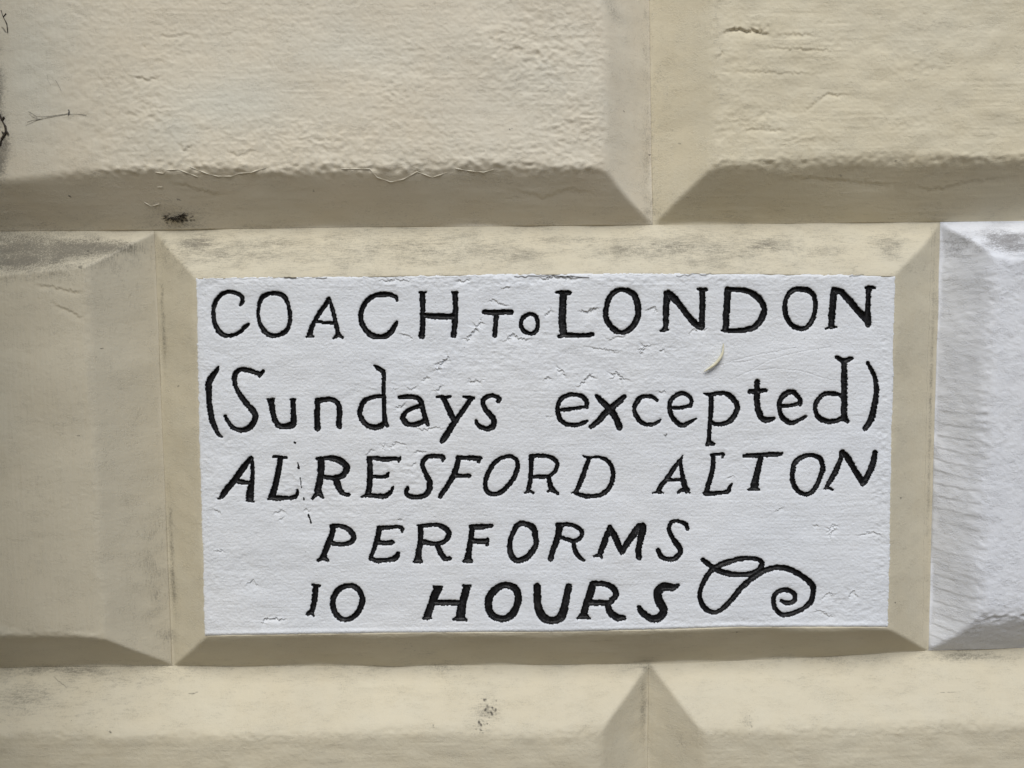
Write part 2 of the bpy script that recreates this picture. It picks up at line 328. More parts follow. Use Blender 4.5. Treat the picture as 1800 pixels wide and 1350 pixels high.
CREAM = (.605, .548, .414); CREAM_W = (.628, .572, .434); CREAM_P = (.60, .585, .50)
M_cream_h = paint_material('cream_masonry_paint', CREAM, CREAM_W, CREAM_P, (.085, .078, .064), (.18, 1, 1))
M_cream_top = paint_material('cream_paint_upper_course', (.70, .628, .458), (.72, .648, .478), (.68, .66, .56), (.085, .078, .064), (.18, 1, 1))
M_cream_v = paint_material('cream_paint_upright_strokes', (.60, .55, .43), (.618, .566, .442), (.60, .57, .465), (.085, .078, .064), (1, 1, .18))
M_cream_pale = paint_material('pale_cream_masonry_paint', (.705, .645, .52), (.72, .65, .515), (.68, .68, .60), (.12, .11, .09), (.55, 1, 1))
M_white_block = paint_material('whitewash', (.755, .775, .82), (.775, .79, .82), (.735, .765, .83), (.13, .12, .115), (.4, 1, 1), bump=1.5, rough=.65, speck=.26)
M_white = paint_material('white_panel_paint', (.76, .788, .83), (.78, .80, .828), (.74, .772, .832), (.25, .24, .22), (.18, 1, 1), bump=.6, rough=.5, speck=.14)

def black_paint():
    mt, nt, bs = nodes_of('black_lettering_paint'); b = NB(nt)
    P = b.n('ShaderNodeTexCoord').outputs['Object']
    c = b.mix(b.ramp(b.noise(P, 500, 4, .7), .45, .8), (.006, .006, .007, 1), (.020, .020, .022, 1))
    c = b.mix(b.math('MULTIPLY', b.ramp(b.noise(b.map(P, (1, 1, .5)), 150, 5, .7), .50, .72), .55), c, (.060, .060, .064, 1))
    b.set(bs.inputs['Base Color'], c); bs.inputs['Roughness'].default_value = .42
    bs.inputs['Specular IOR Level'].default_value = .28
    bp = b.n('ShaderNodeBump'); bp.inputs['Strength'].default_value = .5; bp.inputs['Distance'].default_value = .0008
    b.set(bp.inputs['Height'], b.noise(P, 900, 3)); nt.links.new(bp.outputs[0], bs.inputs['Normal'])
    return mt
M_black = black_paint()

def plain(name, c0, c1, scale=300, rough=.7):
    mt, nt, bs = nodes_of(name); b = NB(nt)
    P = b.n('ShaderNodeTexCoord').outputs['Object']
    b.set(bs.inputs['Base Color'], b.mix(b.ramp(b.noise(P, scale, 4), .35, .65), c0 + (1,), c1 + (1,)))
    bs.inputs['Roughness'].default_value = rough; return mt
M_straw = plain('dry_straw', (.66, .62, .45), (.74, .71, .56))
M_debris = plain('dark_debris', (.02, .016, .011), (.07, .052, .034), 900)
M_web = plain('dusty_web', (.16, .15, .13), (.26, .25, .22), 900)
M_flake = plain('loose_paint', (.72, .68, .57), (.78, .74, .63), 500)
M_core = plain('mortar', (.36, .33, .27), (.46, .42, .34), 60, .9)

# ------------------------------------------------------------------ mesh helpers
def grid_mesh(name, U, V, Yh, attrs, mask=None):
    """regular grid -> mesh in metres; Yh is the height in front of the joint plane (wall units)"""
    nv, nu = U.shape
    co = np.empty((nv * nu, 3), np.float32)
    co[:, 0] = ((U - 900) * S).ravel(); co[:, 1] = (-Yh * S).ravel(); co[:, 2] = (-(V - 675) * S).ravel()
    idx = np.arange(nv * nu).reshape(nv, nu)
    q = np.stack([idx[:-1, :-1], idx[1:, :-1], idx[1:, 1:], idx[:-1, 1:]], -1).reshape(-1, 4)
    if mask is not None:
        q = q[mask.ravel()]
        used = np.unique(q); rem = np.full(nv * nu, -1); rem[used] = np.arange(len(used)); q = rem[q]; co = co[used]
        attrs = {k: a.ravel()[used] for k, a in attrs.items()}
    return mesh_from(name, co, q, attrs)
def mesh_from(name, co, q, attrs=None):
    me = bpy.data.meshes.new(name)
    me.vertices.add(len(co)); me.vertices.foreach_set('co', np.ascontiguousarray(co, np.float32).ravel())
    me.loops.add(q.size); me.loops.foreach_set('vertex_index', np.ascontiguousarray(q, np.int32).ravel())
    me.polygons.add(len(q)); me.polygons.foreach_set('loop_start', (np.arange(len(q)) * q.shape[1]).astype(np.int32))
    me.polygons.foreach_set('use_smooth', np.ones(len(q), bool))
    me.update(calc_edges=True)
    for k, a in (attrs or {}).items():
        at = me.attributes.new(k, 'FLOAT', 'POINT'); at.data.foreach_set('value', np.ascontiguousarray(a, np.float32).ravel())
    return me
def obj(name, me, mat, parent=None, **props):
    o = bpy.data.objects.new(name, me); COL.objects.link(o)
    me.materials.append(mat)
    if parent: o.parent = parent
    for k, v in props.items(): o[k] = v
    return o
def empty(name, **props):
    o = bpy.data.objects.new(name, None); o.empty_display_size = .05; COL.objects.link(o)
    for k, v in props.items(): o[k] = v
    return o

def smin(a, b, k):
    h = np.clip(.5 + .5 * (b - a) / k, 0, 1); return b * (1 - h) + a * h - k * h * (1 - h)

# ------------------------------------------------------------------ wall layout
# joints between courses (photograph points at joint depth)
J_TOP = [(-6000, 455), (-1200, 417), (0, 407), (275, 405), (600, 400), (1147, 396), (1400, 393), (1650, 390), (3000, 378), (7500, 340)]
J_BOT = [(-6000, 1190), (-1200, 1180), (0, 1173), (303, 1170), (700, 1170), (1141, 1167), (1400, 1157), (1632, 1143), (1800, 1138), (3000, 1110), (7500, 1040)]
jt = curve_h(J_TOP, 0); jb = curve_h(J_BOT, 0)
COURSE = 772.0
flat = lambda c: (lambda U: np.zeros_like(np.asarray(U, float)) + c)
class Block: pass
blocks = []
def block(top, bot, left, right, it, ib, il, ir, kind, fine=True, soft=.10, sink=None, mat=None, label=None, lb=None):
    b = Block(); b.__dict__.update(top=top, bot=bot, left=left, right=right, it=it, ib=ib, il=il, ir=ir, kind=kind, fine=fine, soft=soft, sink=sink, mat=mat, label=label, lb=lb or left)
    blocks.append(b); return b
def lin(f, off): return lambda U: f(U) + off

def height(b, U, V):
    """surface of a block in front of the joint plane, in wall units"""
    wx = sampw(n_wx, U, V); wy = sampw(n_wy, U, V)
    k = b.kind
    wa = {'white': 2.0, 'sign': 0.5}.get(k, 0.6)
    Uw = U + wa * wx + 1.5 * sampw(n_lump, U + 700, V); Vw = V + wa * wy + 1.5 * sampw(n_lump, U, V + 700)
    tt = (Vw - b.top(Uw)) / (b.it(Uw) - b.top(Uw)); tb = (b.bot(Uw) - Vw) / (b.bot(Uw) - b.ib(Uw))
    tl = (Uw - b.lb(Vw)) / (b.il(Vw) - b.lb(Vw)); tr = (b.right(Vw) - Uw) / (b.right(Vw) - b.ir(Vw))
    ks = b.soft
    th = smin(tt, tb, ks); ts = smin(tl, tr, ks)
    t0 = smin(th, ts, min(ks, .2) * .6)
    jag = {'upper': 1.0, 'upper2': .8, 'white': 1.6, 'sign': .25}.get(k, .5)
    t = smin(t0, 1.0 + jag * (.022 * sampw(n_wy, U + 500, V) + .014 * sampw(n_mid, U, V + 300)) * (.3 + .7 * sstep(.05, -.05, th - ts)) * np.exp(-np.clip(t0 - 1, 0, 9) / .10), ks)
    t = np.clip(t, 0, 9); t = np.sqrt(t * t + .014 ** 2) + ks * .12 * sstep(.05, .5, t)
    y = H * t
    face = sstep(.96, 1.10, t0)                       # 1 on the flat face
    side = sstep(-.04, .04, th - ts) * (1 - face)     # 1 on the left/right bevels
    ledge = (1 - face) * (1 - side)
    hb = sampw(n_hbrush, U, V); vb = sampw(n_vbrush, U, V); fi = sampw(n_fine, U, V)
    st = sampw(STUCCO, U, V); pa = sampw(PATCHY, U, V); lu = sampw(n_lump, U, V); bg = sampw(n_big, U, V); ro = samp(R_rough, U, V) * inside(U, V)
    if k == 'upper':   df = 1.25 * st * (.08 + ro) + .10 * hb + .15 * fi + .8 * lu
    elif k == 'upper2': df = .12 * hb * (.35 + .8 * pa) + .9 * st * (.08 + ro) + .12 * fi + .9 * lu + .5 * sampw(n_soft, U, V)
    elif k == 'mid':   df = .16 * vb + .14 * st * (.3 + pa) + .06 * fi + .9 * lu + .8 * bg
    elif k == 'white': df = .40 * st + .14 * fi + .5 * lu
    elif k == 'sign':  df = .2 * hb + 0 * U
    else:              df = .10 * hb + .26 * st * pa + .10 * fi + .7 * lu + .45 * sampw(n_soft, U, V)
    if k == 'white':
        dl = .45 * st + .16 * fi + .4 * lu
        # tooled ridges combed across the left side
        ph = (V - .12 * U + 3.0 * wx + .7 * sampw(n_coarse, U, V)) / 24.0; ph = ph - np.floor(ph)
        comb = (ph ** 1.6) * sstep(-1.2, .4, sampw(n_patch, U, V * .6)) * (1.3 - .9 * np.clip(tl, 0, 1.2)) * 2.6 + .3 * sampw(n_mid, U, V)
        ds = .40 * st + .16 * fi + .4 * lu + .55 * comb
    else:
        dl = .07 * hb + .08 * st * pa + .07 * fi + .28 * lu + .22 * sampw(n_soft, U, V)
        ds = .08 * vb + .10 * st * pa + .07 * fi + .4 * lu + .22 * sampw(n_soft, U, V)
    fade = sstep(0, .07, t0)                          # all relief dies out into the filled joint
    y = y + fade * (face * df + ledge * dl + side * ds) + .5 * (1 - fade) * sampw(n_lump, U, V) + samp(R_extra, U, V) * inside(U, V)
    # tool-ragged arris
    ar = np.exp(-((t0 - 1.0) / .10) ** 2) * (.25 + .75 * sstep(.05, -.05, th - ts))
    y = y + ar * {'upper': 1.3, 'white': 1.5, 'upper2': 1.0}.get(k, .35) * sampw(n_mid, U, V) * .5
    if b.sink is not None:
        d = np.minimum(np.minimum(U - b.il(V), b.ir(V) - U), np.minimum(V - b.it(U), b.ib(U) - V))
        y = y - b.sink * sstep(1.5, 4.5, d)
    return y

# the sign block
it_s = curve_h([(200, 490), (345, 489), (600, 486), (960, 482), (1300, 481), (1573, 485), (1700, 486)], -H)
ib_s = curve_h([(200, 1121), (360, 1119), (700, 1114), (1000, 1112), (1300, 1104), (1561, 1104), (1700, 1102)], -H)
il_s = line_v([(344, 489), (360, 1118)], -H); ir_s = line_v([(1574, 484), (1561, 1104)], -H)
v1l = line_v([(272, 408), (303, 1169)], 0); v1r = line_v([(1652, 392), (1631, 1143)], 0)
far_l = lambda c: (lambda V: np.zeros_like(np.asarray(V, float)) + c)
SIGN = block(jt, jb, v1l, v1r, it_s, ib_s, il_s, ir_s, 'sign', soft=.10, sink=14, mat=M_cream_h)
ULEFT = plan(np.array([-1115.]), np.array([780.]), 0)[0][0]; URIGHT = plan(np.array([3030.]), np.array([780.]), 0)[0][0]
block(jt, jb, far_l(ULEFT), v1l, curve_h([(-1300, 492), (0, 480), (155, 468), (300, 466)], -H), curve_h([(-1300, 1116), (0, 1117), (182, 1120), (320, 1124)], -H),
      far_l(ULEFT + 94), line_v([(152, 468), (182, 1119)], -H), 'mid', soft=.10, mat=M_cream_v)
block(jt, jb, v1r, far_l(URIGHT), curve_h([(1600, 452), (1770, 446), (3000, 430)], -H), curve_h([(1600, 1092), (1740, 1090), (3000, 1060)], -H),
      line_v([(1742, 448), (1722, 1092)], -H), far_l(URIGHT - 94), 'white', soft=.28, mat=M_white_block, label='whitewashed block with grey weathered top edge')
# course above
vtm = line_v([(1141, 0), (1147, 393)], 0); vtl = line_v([(-146, 0), (-140, 400)], 0)
UT_R = plan(np.array([2500.]), np.array([200.]), 0)[0][0]
top0 = lin(jt, -COURSE)
block(top0, jt, vtl, vtm, lin(top0, 94), curve_h([(-200, 300), (140, 297), (300, 297), (600, 300), (880, 294), (1062, 296), (1300, 292)], -H),
      line_v([(110, 0), (175, 300)], -H), line_v([(1060, 0), (1063, 298)], -H), 'upper', soft=.13, mat=M_cream_pale, lb=far_l(-700.))
block(top0, jt, vtm, far_l(UT_R), lin(top0, 94), curve_h([(1000, 296), (1260, 290), (1500, 284), (1790, 281), (2600, 268)], -H),
      line_v([(1256, 0), (1259, 290)], -H), far_l(UT_R - 94), 'upper2', soft=.13, mat=M_cream_top)
# course below
vbm = line_v([(1140, 1169), (1130, 1900)], 0)
UB_L = plan(np.array([-240.]), np.array([1400.]), 0)[0][0]; UB_R = plan(np.array([2510.]), np.array([1400.]), 0)[0][0]
bot0 = lin(jb, COURSE)
block(jb, bot0, far_l(UB_L), vbm, curve_h([(-300, 1293), (0, 1291), (500, 1291), (800, 1285), (1058, 1285), (1300, 1282)], -H), lin(bot0, -94),
      far_l(UB_L + 94), line_v([(1058, 1288), (1052, 1400)], -H), 'low', soft=.12, mat=M_cream_h)
block(jb, bot0, vbm, far_l(UB_R), curve_h([(1000, 1288), (1240, 1284), (1500, 1280), (1800, 1271), (2600, 1250)], -H), lin(bot0, -94),
      line_v([(1236, 1284), (1243, 1400)], -H), far_l(UB_R - 94), 'low', soft=.12, mat=M_cream_h)
# the rest of the wall around the picture, coarser
def rest(top, bot, xs, skip=()):
    for k, (a, b_) in enumerate(zip(xs[:-1], xs[1:])):
        if k in skip: continue
        L = a if callable(a) else far_l(a); R_ = b_ if callable(b_) else far_l(b_)
        block(top, bot, L, R_, lin(top, 94), lin(bot, -94), lambda V, L=L: L(V) + 94, lambda V, R_=R_: R_(V) - 94, 'low', fine=False, soft=.12, mat=M_cream_h)
BW = 1390.0
rest(jt, jb, [ULEFT - 2 * BW, ULEFT - BW, ULEFT]); rest(jt, jb, [URIGHT, URIGHT + BW, URIGHT + 2 * BW])
rest(top0, jt, [-90 - 2.5 * BW, -90 - 1 * BW, vtl]); rest(top0, jt, [UT_R, UT_R + BW, UT_R + 2 * BW])
rest(jb, bot0, [UB_L - 2 * BW, UB_L - BW, UB_L]); rest(jb, bot0, [UB_R, UB_R + BW, UB_R + 2 * BW])
for k, offx in ((-2, 0), (-3, .5), (1, 0)):
    tp = lin(jt, COURSE * k) if k < 0 else bot0
    bt = lin(jt, COURSE * (k + 1)) if k < 0 else lin(bot0, COURSE)
    x0 = 270 - BW * (3 + offx)
    rest(tp, bt, [x0 + BW * i for i in range(7)])
GROUND_V = 675 + 1.40 / S

def steps(a, b, lo, hi, fine, coarse):
    """sample positions from a to b: fine within [lo, hi], coarse outside"""
    out = [a]; x = a
    while x < b:
        st = fine if lo <= x <= hi else min(coarse, max(fine, (lo - x) if x < lo else coarse))
        x = x + st; out.append(min(x, b))
    return np.array(out)

def build_block(b, parent):
    vm = np.array([b.top(np.array([b.left(np.array([700.]))[0]]))[0], b.bot(np.array([b.left(np.array([700.]))[0]]))[0]])
    uL = float(b.left(np.array([vm.mean()]))[0]); uR = float(b.right(np.array([vm.mean()]))[0])
    vT = float(b.top(np.array([(uL + uR) / 2]))[0]); vB = float(b.bot(np.array([(uL + uR) / 2]))[0])
    if b.fine:
        us = steps(uL, uR, -70, 1870, 1.85, 16); vs_ = steps(vT, vB, -60, 1410, 1.85, 16)
    else:
        us = np.linspace(uL, uR, 70); vs_ = np.linspace(vT, vB, 40)
    a = (us - uL) / (uR - uL); c = (vs_ - vT) / (vB - vT)
    A, Cc = np.meshgrid(a, c)
    V = vT + (vB - vT) * Cc; U = uL + (uR - uL) * A
    for _ in range(3):
        U = b.left(V) * (1 - A) + b.right(V) * A
        V = b.top(U) * (1 - Cc) + b.bot(U) * Cc
    Y = height(b, U, V)
    # skirt back into the wall
    def pad(M): return np.pad(M, 1, mode='edge')
    U2, V2, Y2 = pad(U), pad(V), pad(Y)
    Y2[0, :] = Y2[-1, :] = -30; Y2[:, 0] = Y2[:, -1] = -30
    ins = inside(U2, V2)
    at = {'grime': samp(R_grime, U2, V2) * ins, 'spot': samp(R_spot, U2, V2) * ins, 'pale': samp(R_pale, U2, V2) * ins}
    mask = None
    if b.sink is not None:
        d = np.minimum(np.minimum(U2 - b.il(V2), b.ir(V2) - U2), np.minimum(V2 - b.it(U2), b.ib(U2) - V2))
        mask = d[:-1, :-1] < 10
    me = grid_mesh('stone_block', U2, V2, Y2, at, mask)
    o = obj('stone_block', me, b.mat, parent)
    if b.label: o['label'] = b.label
    b.obj = o
    return o

wall = empty('rusticated_wall', label='cream painted wall of large chamfered blocks with recessed joints', category='wall')
for b in blocks: build_block(b, wall)
# masonry behind the blocks, down to the pavement
def box(name, x0, x1, y0, y1, z0, z1, mat, parent=None, **props):
    co = np.array([(x, y, z) for x in (x0, x1) for y in (y0, y1) for z in (z0, z1)], np.float32)
    q = np.array([(0, 1, 3, 2), (4, 6, 7, 5), (0, 4, 5, 1), (2, 3, 7, 6), (0, 2, 6, 4), (1, 5, 7, 3)])
    me = mesh_from(name, co, q); me.polygons.foreach_set('use_smooth', np.zeros(6, bool))
    return obj(name, me, mat, parent, **props)
# unseen projecting pier, added left of the view to shade the wall's left edge
PIER_U = -95.0
def added_pier():
    x1 = (PIER_U - 900) * S; x0 = x1 - .55; b = .012; zt, zb = 1.9, -1.4; yf = -(H + 880) * S
    prof = [(x0, .3), (x0, yf + b), (x0 + b, yf), (x1 - b, yf), (x1, yf + b), (x1, .3)]
    co = [(x, y, z) for z in (zb, zt) for x, y in prof]; n = len(prof)
    q = [(i, i + 1, n + i + 1, n + i) for i in range(n - 1)]
    me = mesh_from('added_pier', np.array(co), np.array(q)); me.polygons.foreach_set('use_smooth', np.zeros(len(q), bool))
    return obj('added_pier', me, M_cream_v, wall)
added_pier()
box('wall_core', -2.45, 2.75, .008, .35, -1.40, 1.9, M_core, wall)

# ------------------------------------------------------------------ pavement (out of the picture, it bounces light up the wall)
def pavement_material():
    mt, nt, bs = nodes_of('paving'); b = NB(nt)
    P = b.n('ShaderNodeTexCoord').outputs['Object']
    br = b.n('ShaderNodeTexBrick'); b.set(br.inputs['Vector'], P); br.inputs['Scale'].default_value = 1.0
    br.inputs['Brick Width'].default_value = .9; br.inputs['Row Height'].default_value = .6; br.inputs['Mortar Size'].default_value = .006
    br.inputs['Color1'].default_value = (.15, .112, .062, 1); br.inputs['Color2'].default_value = (.17, .128, .074, 1); br.inputs['Mortar'].default_value = (.09, .085, .08, 1)
    b.set(bs.inputs['Base Color'], b.mix(b.math('MULTIPLY', b.noise(P, 30, 5), .5), br.outputs[0], (.11, .084, .052, 1)))
    bs.inputs['Roughness'].default_value = .85; return mt
co = np.array([(-300, -300, -1.4), (300, -300, -1.4), (300, 300, -1.4), (-300, 300, -1.4)]); q = np.array([(0, 1, 2, 3)])
obj('pavement', mesh_from('pavement', co, q), pavement_material(), kind='structure')

# ------------------------------------------------------------------ unseen terrace behind the camera, added to block low sky and darken shaded ledges
def brick_material():
    mt, nt, bs = nodes_of('brickwork'); b = NB(nt)
    P = b.n('ShaderNodeTexCoord').outputs['Object']
    cx = b.n('ShaderNodeSeparateXYZ'); b.set(cx.inputs[0], P); cc = b.n('ShaderNodeCombineXYZ')
    b.set(cc.inputs[0], cx.outputs[0]); b.set(cc.inputs[1], cx.outputs[2])
    br = b.n('ShaderNodeTexBrick'); b.set(br.inputs['Vector'], cc.outputs[0]); br.inputs['Scale'].default_value = 1
    br.inputs['Brick Width'].default_value = .225; br.inputs['Row Height'].default_value = .075; br.inputs['Mortar Size'].default_value = .006
    br.inputs['Color1'].default_value = (.24, .11, .07, 1); br.inputs['Color2'].default_value = (.17, .085, .06, 1); br.inputs['Mortar'].default_value = (.26, .24, .21, 1)
    b.set(bs.inputs['Base Color'], br.outputs[0]); bs.inputs['Roughness'].default_value = .9; return mt
M_brick = brick_material(); M_slate = plain('slate', (.07, .075, .085), (.10, .10, .11), 8, .6)
M_joinery = plain('white_joinery', (.72, .71, .68), (.76, .75, .72), 8, .5); M_glass = plain('dark_window_glass', (.02, .024, .03), (.03, .035, .04), 2, .08)
M_door = plain('green_door_paint', (.03, .08, .05), (.04, .09, .06), 6, .4)
terr = empty('added_brick_terrace', label='unseen red brick terrace with slate roof, added to block low sky', category='added building')
TY = -13.0
box('wall', -14, 14, TY - 6, TY, -1.4, 4.8, M_brick, terr)
rf = mesh_from('roof', np.array([(-14.3, TY + .3, 4.8), (14.3, TY + .3, 4.8), (14.3, TY - 3, 6.6), (-14.3, TY - 3, 6.6), (-14.3, TY - 6.3, 4.8), (14.3, TY - 6.3, 4.8)]), np.array([(0, 1, 2, 3), (3, 2, 5, 4)]))
rf.polygons.foreach_set('use_smooth', np.zeros(2, bool)); obj('roof', rf, M_slate, terr)
for k in range(7):
    x = -12 + 4 * k
    for z, hh in ((2.0, 1.6), (-.5, 1.7)):
        f_ = box('window', x - .55, x + .55, TY - .05, TY + .03, z, z + hh, M_joinery, terr)
        box('pane', x - .47, x + .47, TY + .031, TY + .036, z + .08, z + hh - .08, M_glass, f_)
    box('door', x + 1.2, x + 2.1, TY - .05, TY + .04, -1.396, .75, M_door, terr)

# ------------------------------------------------------------------ the painted sign: panel and carved letters
PU0, PV0 = 332, 470; PW, PH = 1256, 664       # lattice of the panel, one unit apart
pu, pv = np.meshgrid(np.arange(PW) + PU0, np.arange(PH) + PV0); pu = pu.astype(float); pv = pv.astype(float)
FLD = np.full((PH, PW), -9.0, np.float32); LID = np.full((PH, PW), -1, np.int32)
def stamp(lid, path):
    for x, y, r in path:
        x -= PU0; y -= PV0; R_ = int(r + 8)
        j, i = int(x), int(y)
        i0, i1, j0, j1 = max(0, i - R_), min(PH, i + R_ + 1), max(0, j - R_), min(PW, j + R_ + 1)
        if i1 <= i0 or j1 <= j0: continue
        gy = np.arange(i0, i1)[:, None] - y; gx = np.arange(j0, j1)[None, :] - x
        f = (r - np.sqrt(gx * gx + gy * gy)).astype(np.float32)
        sl = FLD[i0:i1, j0:j1]; m_ = f > sl
        sl[m_] = f[m_]; LID[i0:i1, j0:j1][m_] = lid

A1 = (340, 480, 5.625); A2 = (620, 480, 5.625); A3 = (940, 480, 5.625); A4 = (1240, 480, 5.625)
B1 = (340, 630, 5.625); B2 = (620, 630, 5.625); B3 = (940, 630, 5.625); B4 = (1240, 610, 5.625)
C1 = (360, 770, 5.625); C2 = (620, 770, 5.625); C3 = (900, 770, 5.625); C4 = (1240, 770, 5.625)
D1 = (530, 890, 4.5); D2 = (870, 890, 4.5); D3 = (520, 1000, 4.5); D4 = (880, 960, 3.0)
